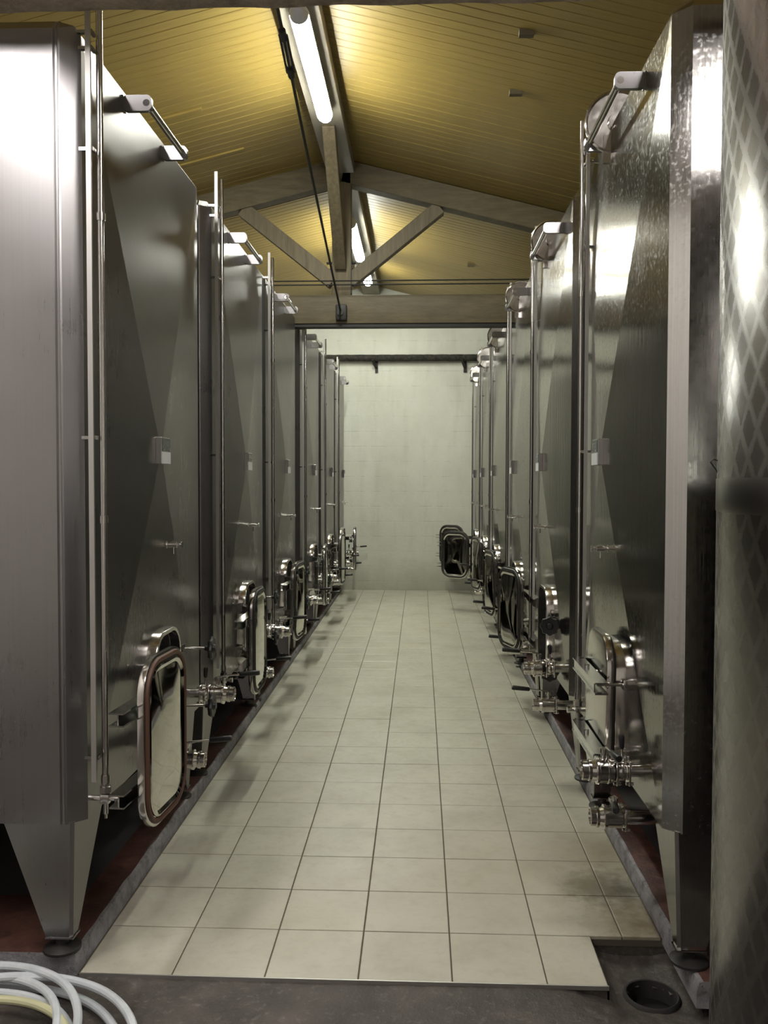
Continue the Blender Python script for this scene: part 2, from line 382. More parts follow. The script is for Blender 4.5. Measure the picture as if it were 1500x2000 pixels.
# ceiling: backing slab and tongue-and-groove boards laid down the slope
cb = MB()
for s in (-1, 1):
    xe = -4.2 if s < 0 else 4.2
    for y0, y1 in ((-5.3, WALL_Y+0.1),):
        cb.loops([[(RX, y0, RZ+0.03), (xe, y0, cz(xe)+0.03), (xe, y0, cz(xe)+0.15), (RX, y0, RZ+0.15)],
                  [(RX, y1, RZ+0.03), (xe, y1, cz(xe)+0.03), (xe, y1, cz(xe)+0.15), (RX, y1, RZ+0.15)]])
ceiling = struct(obj('ceiling', cb, 'beam_wood', smooth=0))
PITCHB = 0.0855; Lb = 2.9
def board_mesh():
    b = MB(); w2 = PITCHB/2 - 0.0008; c = 0.0035
    prof = [(-w2, 0.024), (-w2, c), (-w2+c, 0), (w2-c, 0), (w2, c), (w2, 0.024)]
    b.loops([[(0, y, z) for y, z in prof], [(Lb, y, z) for y, z in prof]])
    return b.mesh('board', 'varnished_board', 0)
bmx = board_mesh(); ang = math.atan(RS)
for s in (1, -1):
    y = 2.30
    while y < WALL_Y-0.03:
        ra = random.uniform(-0.0006, 0.0012)
        link('board', bmx, ceiling, (RX, y, RZ + ra), (0, ang, 0) if s > 0 else (0, ang, PI))
        y += PITCHB
for x, y in ((0.565, 4.83), (0.585, 5.54), (0.56, 9.87)):
    o = boxobj('block', (x-0.04, y-0.012, cz(x)-0.028), (x+0.04, y+0.028, cz(x)+0.004), 'beam_wood', ceiling)
for x0, x1, y in ((-1.95, -1.49, 5.99), (-1.95, -1.36, 6.79)):
    obj('batten', MB().bar((x0, y, cz(x0)-0.006), (x1, y, cz(x1)-0.006), 0.03, 0.014), 'varnished_board', ceiling, smooth=0)

# rough beam across the front, ridge beam
b = MB(); L1 = []; n = 90
for i in range(n+1):
    x = -3.41 + 6.52*i/n
    f = lambda s_: 0.012*noise.noise(Vector((x*6, s_, 0))) + 0.006*noise.noise(Vector((x*23, s_, 2)))
    zb = 2.979
    L1.append([(x, 2.50, zb+0.30), (x, 2.50, zb+f(1)), (x, 2.56, zb+f(2)*0.5), (x, 2.618, zb+f(3)*.7), (x, 2.628, zb+0.02+f(4)*.5), (x, 2.628, zb+0.30)])
b.loops(L1)
fbm = obj('cross_beam', b, 'rough_render'); tag(fbm, 'rough plastered cross beam along the top edge of the photo', 'beam')
rb = MB().box((-0.795, 2.64, 4.20), (-0.565, WALL_Y-0.003, 4.335), 0.004)
tag(obj('ridge_beam', rb, 'ridge_paint'), 'long grey ridge beam running under the peak of the boarded ceiling', 'beam')

# roof truss
TY = 7.56; tz0, tz1 = 2.915, 3.175
tr = bpy.data.objects.new('roof_truss', None); C.objects.link(tr); tr.location = (RX, TY, tz0)
tag(tr, 'brown timber roof truss with tie beam, king post and braces', 'truss')
def tp(name, mb, m, **k):
    o = obj(name, mb, m, tr, (-RX, -TY, -tz0), smooth=30); return o
tp('tie_beam', MB().box((-3.41, TY-0.07, tz0+0.02), (3.11, TY+0.07, tz1), 0.006), 'beam_wood')
o = tp('dark_strip', MB().box((-3.41, TY-0.055, tz0-0.005), (3.11, TY+0.055, tz0+0.02)), 'black_iron'); o['label'] = 'dark strip under the tie beam'  # thin black strip along the underside of the tie beam
tp('king_post', MB().box((-0.752, TY-0.07, tz1-0.005), (-0.592, TY+0.07, 4.205), 0.005), 'post_wood')
for s in (-1, 1):
    tp('rafter', MB().bar((RX+s*0.02, TY, RZ-0.105), (RX+s*2.6, TY, cz(RX+s*2.6)-0.105), 0.14, 0.19, bev=0.004), 'beam_wood')
    tp('brace', MB().bar((RX+s*0.07, TY-0.0, 3.30), (RX+s*0.84, TY-0.0, 3.915), 0.10, 0.115, bev=0.004), 'post_wood')
tp('knee_brace', MB().bar((RX+0.0, TY-0.075, 3.42), (RX+0.0, 6.50, 4.215), 0.095, 0.10, up=(0, 1, 1), bev=0.004), 'post_wood')
for z in (3.40, 3.455):
    tp('bolt', MB().cyl((RX-0.125, TY-0.02, z), (RX+0.125, TY-0.02, z), 0.010), 'black_iron')
tp('strap', MB().box((-0.594, TY-0.074, tz1+0.01), (-0.586, TY-0.02, 3.55)), 'black_iron')
tp('anchor_plate', MB().box((RX-0.04, TY-0.115, 2.955), (RX+0.055, TY-0.07, 3.09), 0.012).cyl((RX, TY-0.13, 3.02), (RX, TY-0.07, 3.02), 0.028), 'black_iron')

# thin steel rods in the roof
p0 = Vector((RX-0.03, 3.30, 4.20)); p1 = Vector((RX+0.002, TY-0.10, 3.03))
pts = []
for i in range(25):
    t = i/24; p = p0.lerp(p1, t); p.z -= 0.03*4*t*(1-t); pts.append(p)
rod = obj('bracing_rod', MB().tube(pts, 0.0085, 8), 'black_iron')
tag(rod, 'thin black bracing rod sloping from ridge beam down to the tie beam', 'rod')
ta, tb_ = p0.lerp(p1, 0.285), p0.lerp(p1, 0.345); ta.z -= 0.026; tb_.z -= 0.028
tbm = MB(); d = (tb_-ta); tbm.cyl(ta-d*0.12, ta+d*0.12, 0.018, 10).cyl(tb_-d*0.12, tb_+d*0.12, 0.018, 10)
for s in (-1, 1): tbm.cyl(ta+Vector((s*0.018, 0, 0)), tb_+Vector((s*0.018, 0, 0)), 0.0065, 8)
obj('turnbuckle', tbm, 'black_iron', rod)
for i, (z, lab) in enumerate(((3.272, 'upper of two thin black rods stretched level across the truss'), (3.235, 'lower of two thin black rods stretched level across the truss'))):
    r_ = MB(); r_.cyl((-2.6, TY-0.16-0.02*i, z), (2.6, TY-0.16-0.02*i, z+0.004), 0.0058, 8)
    tag(obj('cross_rod', r_, 'black_iron'), lab, 'rod', 'level rods across the truss')

# lagged pipe on the far wall
pm = MB(); pl = []
for i in range(80):
    x = -2.2 + 4.2*i/79; pl.append((x, 12.235 + 0.003*noise.noise(Vector((x*9, 0, 0))), 3.315 + 0.006*noise.noise(Vector((x*14, 2, 0)))))
pm.tube(pl, 0.047, 12); pipe = obj('lagged_pipe', pm, 'black_lagging')
tag(pipe, 'black lagged pipe running across the white far wall', 'pipe')
for x in (-0.66, 0.57):
    obj('bracket', MB().bar((x, 12.16, 3.28), (x+0.05, WALL_Y-0.014, 3.18), 0.035, 0.02).box((x+0.03, WALL_Y-0.02, 3.12), (x+0.07, WALL_Y-0.002, 3.34)), 'black_iron', pipe)

# light fittings
def lamp(x, y0, y1, z, label, em='lit_diffuser', r=0.053, group='long light fittings under the ridge beam'):
    e = bpy.data.objects.new('ceiling_light', None); C.objects.link(e); e.location = (x, (y0+y1)/2, z+0.08)
    tag(e, label, 'light', group); L = y1-y0; off = (-x, -(y0+y1)/2, -(z+0.08))
    def pill(y, rr, zz):   # half-round section ring
        return [(x+rr*math.cos(a), y, zz-rr*0.95*math.sin(a)) for a in [PI*k/12 for k in range(13)]]
    ends = [(0.0, 0.18), (0.012, 0.5), (0.035, 0.8), (0.075, 1.0)]
    ys = [(y0+a, f) for a, f in ends] + [(y1-a, f) for a, f in reversed(ends)]
    d = MB(); d.loops([pill(y, r*f, z) for y, f in ys[3:]], True, True, True)
    obj('diffuser', d, em, e, off, smooth=50)
    c_ = MB(); c_.loops([pill(y, r*f*0.99, z) for y, f in ys[:4]], True, True, True)
    obj('end_cap', c_, 'lamp_housing', e, off, smooth=50)
    h = MB()
    hp = lambda y, f: [(x+r*f*1.02, y, z), (x+r*f*1.02, y, z+0.02), (x+r*f*0.6, y, z+0.055), (x-r*f*0.6, y, z+0.055), (x-r*f*1.02, y, z+0.02), (x-r*f*1.02, y, z)]
    h.loops([hp(y, f) for y, f in ys]); obj('housing', h, 'lamp_housing', e, off, smooth=30)
    for yy in (y0+L*0.2, y1-L*0.2): obj('clip', MB().box((x-0.015, yy-0.02, z+0.05), (x+0.015, yy+0.02, z+0.082)), 'matte_steel', e, off)
    return e
LX = -0.665
lamp(LX, 4.76, 6.20, 4.12, 'nearest long fluorescent fitting glowing under the ridge beam')
lamp(LX-0.02, 8.60, 10.05, 4.12, 'second fluorescent fitting seen just behind the king post')
lamp(LX, 10.65, 11.25, 4.12, 'farthest small glowing fitting seen just below the right brace')
# the fittings over the camera's end of the hall, mirrored in the steel fronts
for x, y0, lab in ((-2.25, -0.45, 'fluorescent fitting behind the camera on the far left of the hall'), (-1.55, 1.15, 'fluorescent fitting above and left of the camera, just before the cross beam'),
                   (1.0, 1.15, 'fluorescent fitting above and right of the camera, just before the cross beam'), (1.65, -0.45, 'fluorescent fitting behind the camera on the right of the hall')):
    lamp(x, y0, y0+1.3, cz(x)-(0.27 if y0 > 0 else 0.12), lab, 'hall_diffuser', 0.075, 'fittings over the camera end of the hall')

# ------------------------------------------------------------------ tanks
ZB = 0.50
def tank_body_mesh(y0, y1, zt, rimc, name, m):
    c = 0.05; D = 2.25
    def outline(i=0.0):
        return [(0-i, y0), (0-i, y1), (-c-i*.5, y1+c-i), (-D, y1+c-i), (-D, y0-c+i), (-c-0.020, y0-c+i), (-c-0.015, y0-c+0.006+i), (-c-0.008, y0-c+0.006+i), (-c-0.003, y0-c-0.002+i), (-c-i*.5+0.002, y0-c+0.002+i)]
    bm = bmesh.new()
    rings = [[bm.verts.new((x, y, z)) for x, y in outline(i)] for z, i in ((ZB, 0.0), (zt-0.03, 0.0), (zt, 0.022))]
    n = len(rings[0])
    for a, (A, B) in enumerate(zip(rings, rings[1:])):
        for i in range(n):
            q = (A[i], A[(i+1) % n], B[(i+1) % n], B[i])
            if a == 0 and i == 0:
                ap = bm.verts.new((0.042, 0.0, 1.70))
                for k in range(4): bm.faces.new((q[k], q[(k+1) % 4], ap))
            else: bm.faces.new(q)
    bm.faces.new(list(reversed(rings[0]))); bm.faces.new(rings[-1])
    bmesh.ops.recalc_face_normals(bm, faces=bm.faces[:])
    me = bpy.data.meshes.new(name); bm.to_mesh(me); bm.free(); me.materials.append(MATS[m])
    # cut the hatch opening
    o1 = link('tmp_body', me); cut = MB()
    R = rrect(0.315, 0.455, 0.10, 6)
    cut.loops([[(-0.5, rimc+y, 0.745+z) for y, z in R], [(0.2, rimc+y, 0.745+z) for y, z in R]])
    o2 = obj('tmp_cut', cut, 'hole_dark', smooth=0)
    md = o1.modifiers.new('b', 'BOOLEAN'); md.object = o2; md.operation = 'DIFFERENCE'; md.solver = 'EXACT'
    bpy.context.view_layer.update()
    ev = o1.evaluated_get(bpy.context.evaluated_depsgraph_get()); out = bpy.data.meshes.new_from_object(ev)
    bpy.data.objects.remove(o1); bpy.data.objects.remove(o2); out.name = name
    return out

# legs: folded sheet, wide at the tank and tapering down to the pad
def leg_mesh(m, h0=0.115):
    """corner at local (0,0); front sheet runs to -x, side sheet to +y"""
    b = MB(); zt = ZB+0.004; t = 0.004; c = 0.010
    top = [(-0.225, 0.0), (-c, 0.0), (0.0, c), (0.0, 0.27)]
    bot = [(-0.107, 0.035), (-0.022-c, 0.035), (-0.022, 0.035+c), (-0.022, 0.085)]
    def inn(P): return [(P[0][0], P[0][1]+t), (P[1][0]-t*0.5, P[1][1]+t), (P[2][0]-t, P[2][1]+t*0.5), (P[3][0]-t, P[3][1])]
    A = top + list(reversed(inn(top))); B = bot + list(reversed(inn(bot)))
    b.loops([[(x, y, zt) for x, y in A], [(x, y, h0) for x, y in B]])
    b.box((-0.110, 0.033, h0-0.004), (-0.018, 0.09, h0+0.001))
    return b.mesh('leg', m, 0)
LEG = {'L': leg_mesh('tank_satin'), 'R': leg_mesh('tank_bright')}
def foot_mesh():
    b = MB(); b.lathe([(0.066, 0.060), (0.074, 0.060), (0.080, 0.045), (0.088, 0.02), (0.113, 0.02)], (-0.066, 0.065, 0), (0, 0, 1), 20)
    return b.mesh('foot', 'gasket_dark')
FOOT = foot_mesh()

# hatch collar, door, handwheel
def rim_mesh():
    b = MB(); o = rrect(0.355, 0.495, 0.12, 8); i = rrect(0.320, 0.460, 0.103, 8)
    b.loops([[(-0.02, y, z) for y, z in o], [(0.050, y, z) for y, z in o], [(0.055, y*0.985, z*0.985) for y, z in o],
             [(0.055, y, z) for y, z in i], [(0.050, y, z) for y, z in i], [(-0.03, y, z) for y, z in i]], False, False)
    bmesh.ops.recalc_face_normals(b.bm, faces=b.bm.faces[:])
    return b.mesh('hatch_collar', 'fitting_steel', 40)
RIM = rim_mesh()
def door_meshes():
    W, H = 0.38, 0.555
    R = lambda w_, h_, r: rrect(w_, h_, r*1.15, 8)
    b = MB()   # pressed plate; +x is the inner face
    b.loops([[(-0.014, y, z) for y, z in R(W-0.04, H-0.04, 0.085)], [(-0.012, y, z) for y, z in R(W-0.008, H-0.008, 0.10)], [(-0.004, y, z) for y, z in R(W, H, 0.105)],
             [(0.010, y, z) for y, z in R(W, H, 0.105)], [(0.012, y, z) for y, z in R(W-0.012, H-0.012, 0.10)]])
    plate = b.mesh('plate', 'fitting_steel', 40)
    g_ = MB(); g_.tube([(0.013, y, z) for y, z in R(W-0.034, H-0.034, 0.093)], 0.0095, 8, True)
    gask = g_.mesh('gasket', 'gasket_brown'); g_ = MB(); g_.tube([(0.013, y, z) for y, z in R(W-0.034, H-0.034, 0.093)], 0.0095, 8, True)
    gask2 = g_.mesh('gasket', 'gasket_dark')
    p = MB(); rr = R(W-0.062, H-0.062, 0.08)
    p.loops([[(0.010, y, z) for y, z in rr], [(0.019, y, z) for y, z in rr], [(0.021, y, z) for y, z in R(W-0.074, H-0.074, 0.075)], [(0.015, y, z) for y, z in R(W-0.10, H-0.10, 0.062)]], False, False)
    bm = p.bm; last = list(bm.verts)[-len(rr):]; ap = bm.verts.new((0.030, 0, 0))
    for k in range(len(last)): bm.faces.new((last[k], last[(k+1) % len(last)], ap))
    panel = p.mesh('inner_panel', 'mirror_steel', 6)
    return plate, gask, gask2, panel
DPL, DGB, DGD, DPN = door_meshes()
def wheel_mesh():
    b = MB(); n = 32
    def ring(x, r0, amp): return [(x, (r0 + amp*math.cos(8*2*PI*k/n))*math.cos(2*PI*k/n), (r0 + amp*math.cos(8*2*PI*k/n))*math.sin(2*PI*k/n)) for k in range(n)]
    b.loops([ring(-0.008, 0.030, 0), ring(-0.010, 0.044, 0.003), ring(0.0, 0.050, 0.004), ring(0.008, 0.046, 0.003), ring(0.006, 0.020, 0), ring(0.018, 0.014, 0)])
    b.cyl((-0.03, 0, 0), (0.0, 0, 0), 0.011)
    return b.mesh('handwheel', 'black_plastic', 40)
WHEEL = wheel_mesh()
def wheel_rod(length):
    b = MB(); b.cyl((-length, 0, 0), (-0.01, 0, 0), 0.006); b.cyl((-length, 0, -0.016), (-length, 0, 0.016), 0.012, 10); return b.mesh('swing_bolt', 'fitting_steel')
ROD = wheel_rod(0.13)

# valves
def valve_upper():
    b = MB()
    b.lathe([(-0.01, 0.021), (0.052, 0.021)], n=20)
    for x in (0.045, 0.086):
        b.box((x, -0.043, -0.043), (x+0.009, 0.043, 0.043), 0.006)
        for sy in (-1, 1):
            for sz in (-1, 1): b.cyl((x-0.008, sy*0.034, sz*0.034), (x+0.017, sy*0.034, sz*0.034), 0.0055, 6)
    b.lathe([(0.054, 0.030), (0.060, 0.034), (0.078, 0.034), (0.086, 0.030)], n=24)
    b.lathe([(0.095, 0.034), (0.098, 0.040), (0.112, 0.042), (0.114, 0.045), (0.118, 0.045), (0.120, 0.042), (0.146, 0.042), (0.149, 0.047), (0.156, 0.047), (0.158, 0.036),
             (0.172, 0.033), (0.174, 0.037), (0.182, 0.037), (0.184, 0.033), (0.203, 0.033), (0.205, 0.028), (0.180, 0.024)], n=28)
    b.lathe([(0, 0.011), (0.038, 0.011)], (0.128, 0, 0.038), (0, 0, 1), 12); b.lathe([(0, 0.016), (0.014, 0.016), (0.016, 0.01)], (0.128, 0, 0.062), (0, 0, 1), 12)
    return b.mesh('outlet_valve', 'fitting_steel', 35)
def valve_lower():
    b = MB()
    b.tube([(-0.12, 0, 0.09), (-0.118, 0, 0.05), (-0.105, 0, 0.02), (-0.08, 0, 0.004), (-0.04, 0, 0), (0.05, 0, 0)], 0.025, 16)
    b.box((0.040, -0.040, -0.040), (0.049, 0.040, 0.040), 0.006)
    for sy in (-1, 1):
        for sz in (-1, 1): b.cyl((0.032, sy*0.032, sz*0.032), (0.057, sy*0.032, sz*0.032), 0.0055, 6)
    b.lathe([(0.049, 0.030), (0.055, 0.037), (0.105, 0.037), (0.107, 0.042), (0.116, 0.042), (0.118, 0.034), (0.132, 0.030), (0.134, 0.036), (0.142, 0.036), (0.144, 0.031), (0.162, 0.031), (0.163, 0.026), (0.14, 0.022)], n=28)
    b.lathe([(0, 0.011), (0.042, 0.011)], (0.082, 0, 0.030), (0, 0, 1), 12); b.lathe([(0, 0.016), (0.012, 0.016)], (0.082, 0, 0.056), (0, 0, 1), 12)
    return b.mesh('drain_valve', 'fitting_steel', 35)
VU, VL = valve_upper(), valve_lower()
def bore():
    b = MB(); b.lathe([(0, 0.0235), (0.004, 0.0235)], n=20); return b.mesh('bore', 'hole_dark')
BORE = bore()
def lever():
    b = MB(); b.bar((0, 0, 0), (0.035, 0, 0.004), 0.016, 0.005).cyl((0.02, 0, 0.004), (0.105, 0, 0.012), 0.0045, 8); return b.mesh('lever', 'fitting_steel')
def grip():
    b = MB(); a = Vector((0.098, 0, 0.0115)); d = Vector((0.092, 0, 0.0085)); b.lathe([(0, 0.008), (0.004, 0.0105), (0.05, 0.0118), (0.088, 0.0125), (0.094, 0.010)], a, d, 12); return b.mesh('grip', 'black_plastic')
LEVER, GRIP = lever(), grip()
def small_handle():
    b = MB(); b.lathe([(0, 0.008), (0.012, 0.005), (0.045, 0.004)], (0.069, 0, 0.034), (0, 0, 1), 10); return b.mesh('handle', 'fitting_steel')
def small_grip():
    b = MB(); b.lathe([(0, 0.006), (0.006, 0.009), (0.040, 0.011), (0.048, 0.008)], (0.069, 0, 0.074), (0.05, 0, 1), 10); return b.mesh('handle_grip', 'black_plastic')
SH, SG = small_handle(), small_grip()

# sampling tap, number plate, ladder bracket, level gauge
def tap_mesh():
    b = MB(); b.lathe([(0.0, 0.012), (0.004, 0.015), (0.018, 0.015), (0.020, 0.007), (0.030, 0.007), (0.032, 0.011), (0.060, 0.011), (0.062, 0.006), (0.074, 0.006), (0.078, 0.013), (0.082, 0.013)], n=14)
    b.cyl((0.046, 0, -0.008), (0.046, 0, -0.036), 0.0035, 8).box((0.040, -0.004, 0.008), (0.054, 0.004, 0.016))
    return b.mesh('sampling_tap', 'fitting_steel')
TAP = tap_mesh()
PLATE_B = MB().box((0.008, -0.056, -0.052), (0.031, 0.056, 0.052), 0.002).mesh('number_plate', 'satin_steel', 0)
def dark_mesh():
    b = MB(); b.box((0.031, -0.052, 0.0), (0.0335, 0.052, 0.048)); return b.mesh('number_panel', 'dark_plate', 0)
DARK = dark_mesh(); WHITE = MB().box((0.031, -0.055, -0.050), (0.0342, 0.055, -0.004)).mesh('paper_label', 'white_label', 0)
def marks():
    b = MB()
    for y0, y1, z0, z1 in ((-0.034, -0.026, 0.022, 0.036), (-0.022, -0.006, 0.033, 0.036), (-0.022, -0.019, 0.022, 0.033), (-0.009, -0.006, 0.022, 0.033), (0.004, 0.007, 0.020, 0.036), (0.010, 0.026, 0.033, 0.036), (0.023, 0.026, 0.020, 0.033), (0.010, 0.026, 0.020, 0.023)):
        b.box((0.0332, y0, z0), (0.0342, y1, z1))
    for y in (-0.036, 0.036): b.cyl((0.033, y, 0.006), (0.0365, y, 0.006), 0.004, 8)
    return b.mesh('digits', 'satin_steel', 0)
MARKS = marks()
def shackle_mesh():
    b = MB(); R = rrect(0.105, 0.056, 0.018, 4)
    b.loops([[(0.052+p, -0.010, q) for p, q in R], [(0.052+p, 0.010, q) for p, q in R]])
    b.box((-0.004, -0.018, -0.026), (0.006, 0.018, 0.026))
    return b.mesh('ladder_bracket', 'tank_satin')
SHK = shackle_mesh()
def rail_mesh(ya, yb, zc):
    b = MB(); b.cyl((0.086, ya-0.01, zc), (0.086, yb+0.01, zc), 0.0125, 14); return b.mesh('ladder_rail', 'fitting_steel')
def gauge_meshes(zt, side):
    b = MB(); b.cyl((0.045, 0, 0.60), (0.045, 0, zt-0.02), 0.0105, 14)
    for z in (0.62, 1.46, 2.42): b.cyl((0.045, 0, z-0.012), (0.045, 0, z+0.012), 0.0145, 12)
    tube = b.mesh('gauge_tube', 'fitting_steel')
    b = MB(); s = side
    b.box((0.030, s*0.042, 0.63), (0.034, s*0.066, zt)).box((0.024, s*0.063, 0.63), (0.040, s*0.0665, zt)); strip = b.mesh('scale_strip', 'matte_steel', 0)
    b = MB(); b.box((-0.03, s*0.028, -0.005), (0.036, s*0.042, 0.005)).box((0.030, -0.012, -0.006), (0.038, s*0.044, 0.006))
    br = b.mesh('bracket', 'satin_steel', 0)
    b = MB(); b.lathe([(0, 0.019), (0.02, 0.019), (0.022, 0.014), (0.03, 0.014)], (0.045, 0, 0.575), (0, 0, 1), 6)
    b.box((0.030, -0.015, 0.540), (0.060, 0.015, 0.572), 0.004).cyl((0.0, 0, 0.556), (0.085, 0, 0.556), 0.009, 10).cyl((0.078, 0, 0.556), (0.092, 0, 0.556), 0.014, 6)
    b.cyl((0.045, 0, 0.54), (0.045, 0, 0.505), 0.008, 10).cyl((0.045, 0, 0.505), (0.045, 0, 0.49), 0.005, 8)
    cock = b.mesh('gauge_cock', 'fitting_steel')
    return tube, strip, br, cock
def lid_mesh():
    b = MB(); b.lathe([(0, 0.02), (0.004, 0.118), (0.010, 0.125), (0.022, 0.125), (0.026, 0.118), (0.016, 0.112), (0.014, 0.035), (0.030, 0.030), (0.032, 0.0)][:-1], (0, 0, 0), (0, 1, 0), 32)
    b.box((-0.012, -0.012, -0.012), (0.012, -0.0, 0.012)); b.box((0.02, 0.0, -0.16), (0.05, 0.02, -0.05))
    return b.mesh('top_lid', 'fitting_steel')
LID = lid_mesh()

ROW = {
 'L': dict(x=-1.06, rot=0.0, y0=-0.68, y1=0.74, zt=3.0, rim=0.05, pole=-0.645, ptop=3.14, sh=(-0.29, 0.18), shz=2.925, vy=0.57, ly=0.20, lz=0.415),
 'R': dict(x=0.76, rot=PI, y0=-0.57, y1=0.80, zt=3.035, rim=0.20, pole=-0.42, ptop=3.20, sh=(0.49, -0.07), shz=2.945, vy=0.64, ly=0.66, lz=0.415)}
for k, r in ROW.items():
    r['body'] = tank_body_mesh(r['y0'], r['y1'], r['zt'], r['rim'], 'tank_body', 'tank_satin' if k == 'L' else 'tank_bright')
    r['gauge'] = gauge_meshes(r['ptop'], -1 if k == 'L' else 1)
    a, b_ = sorted(r['sh']); r['rail'] = rail_mesh(a, b_, r['shz'])

def make_tank(row, cy, label, door, vy=None, ly=None, lev=0.0, lev2=None, y0=None, y1=None, hang=False, gasket=None, tilt=0.0):
    R = dict(ROW[row])
    if y0 or y1:
        R['y0'] = y0 or R['y0']; R['y1'] = y1 or R['y1']; R['body'] = tank_body_mesh(R['y0'], R['y1'], R['zt'], R['rim'], 'tank_body', 'tank_satin' if row == 'L' else 'tank_bright')
    t = bpy.data.objects.new('storage_tank', None); C.objects.link(t)
    t.location = (R['x'], cy, 0); t.rotation_euler = (0, 0, R['rot'])
    tag(t, label, 'tank', 'square steel tanks in the left row' if row == 'L' else 'square steel tanks in the right row')
    link('tank_body', R['body'], t)
    ya, yb = R['y0']-0.045, R['y1']+0.045
    for (x, y, sx, sy) in ((-0.03, ya, 1, 1), (-0.03, yb, 1, -1), (-2.22, ya, -1, 1), (-2.22, yb, -1, -1)):
        l = link('leg', LEG[row], t, (x, y, 0)); l.scale = (sx, sy, 1)
        link('foot', FOOT, l)
    # gauge
    tube, strip, br, cock = R['gauge']
    g = link('gauge_tube', tube, t, (0, R['pole'], 0)); link('scale_strip', strip, g); link('gauge_cock', cock, g)
    for z in (0.70, 1.72, 2.62, R['ptop']-0.16, R['ptop']-0.21): link('bracket', br, g, (0, 0, z))
    # plate, tap, bracket
    p = link('number_plate', PLATE_B, t, (0.030, 0, 1.703)); link('number_panel', DARK, p)
    q = link('paper_label', WHITE, p); q['label'] = 'white label on the lower half'; link('digits', MARKS, p)
    link('sampling_tap', TAP, t, (0.012, 0.11, 1.325))
    link('ladder_rail', R['rail'], t)
    for yy in R['sh']: link('ladder_bracket', SHK, t, (0, yy, R['shz']))
    # hatch
    link('hatch_collar', RIM, t, (0, R['rim'], 0.745))
    dx, dy, da = door
    d_ = link('hatch_door', DPL, t, (dx, dy, 0.745), (0, math.radians(tilt), math.radians(da)))
    gk = link('gasket', DGB if gasket else DGD, d_)
    if gasket: gk['label'] = 'reddish brown rubber gasket'
    link('inner_panel', DPN, d_)
    n = Vector((math.cos(math.radians(da)), math.sin(math.radians(da)), 0)); hy = R['rim']-0.215
    H = Vector((0.055, hy, 0)); Cc = Vector((dx, dy, 0)) - n*0.045; tdir = Vector((-n.y, n.x, 0))
    if (H-Cc).dot(tdir) < 0: tdir = -tdir
    Fe = Cc - tdir*0.27; Ma = Cc + tdir*0.18
    for z in (0.86, 0.61):
        b = MB(); e = Vector((0, 0, z))
        for zz in (-0.019, 0.019):
            b.bar(H+e+Vector((0, 0, zz)), Ma+e+Vector((0, 0, zz)), 0.042, 0.005).bar(Ma+e+Vector((0, 0, zz)), Fe+e+Vector((0, 0, zz)), 0.046, 0.005)
        b.bar(H+e-n*0.012, Ma+e-n*0.012, 0.004, 0.038).bar(Ma+e-n*0.015, Fe+e-n*0.015+tdir*0.05, 0.004, 0.038)
        b.cyl(H+e+Vector((0, 0, -0.03)), H+e+Vector((0, 0, 0.03)), 0.010, 10)
        b.cyl(Cc+e+Vector((0, 0, -0.026)), Cc+e+Vector((0, 0, 0.034)), 0.009, 10).cyl(Cc+e, Cc+e+n*0.036, 0.012, 10)
        b.box(Vector((-0.01, H.y-0.010, z-0.030)), Vector((0.055, H.y+0.010, z+0.030)))
        obj('hinge_arm', b, 'satin_steel', t)
        wy = R['rim']+0.205 + (0.08 if row == 'L' else 0)
        if door[2] == 180:
            rd = link('swing_bolt', ROD, t, (0.135, wy, z))
        elif hang:
            rd = link('swing_bolt', ROD, t, (0.05, wy+0.03, z-0.08), (0, math.radians(60), math.radians(70))); 
            rd.rotation_euler = (0, 0, math.radians(80)); rd.location = (0.06, wy+0.13, z-0.05)
            link('handwheel', WHEEL, rd)
        else:
            rd = link('swing_bolt', ROD, t, (0.16, wy, z), (0, 0, 0)); link('handwheel', WHEEL, rd)
        obj('bolt_lug', MB().box((-0.01, R['rim']+0.165, z-0.018), (0.035, wy+0.012, z+0.018), 0.003), 'fitting_steel', t)
    # valves
    vy = R['vy'] if vy is None else vy; ly = R['ly'] if ly is None else ly
    v = link('outlet_valve', VU, t, (0.004, vy, 0.605))
    link('bore', BORE, v, (0.180, 0, 0)); link('handle', SH, v); link('handle_grip', SG, v)
    a = link('lever', LEVER, v, (0.128, 0, 0.078), (0, 0, math.radians(lev)))
    a2 = link('grip', GRIP, v, (0.128, 0, 0.078), (0, 0, math.radians(lev))); a2['label'] = 'black plastic grip'
    v = link('drain_valve', VL, t, (0.0, ly, R['lz'])); link('bore', BORE, v, (0.140, 0, 0))
    l2 = lev if lev2 is None else lev2
    link('lever', LEVER, v, (0.082, 0, 0.070), (0, 0, math.radians(l2)))
    a2 = link('grip', GRIP, v, (0.082, 0, 0.070), (0, 0, math.radians(l2))); a2['label'] = 'black plastic grip'
    if row == 'R':
        lid = link('top_lid', LID, t, (-0.02, -0.05, 3.02), (0, 0, math.radians(-8)))
        lid['label'] = 'round lid standing open on the tank top'
    return t

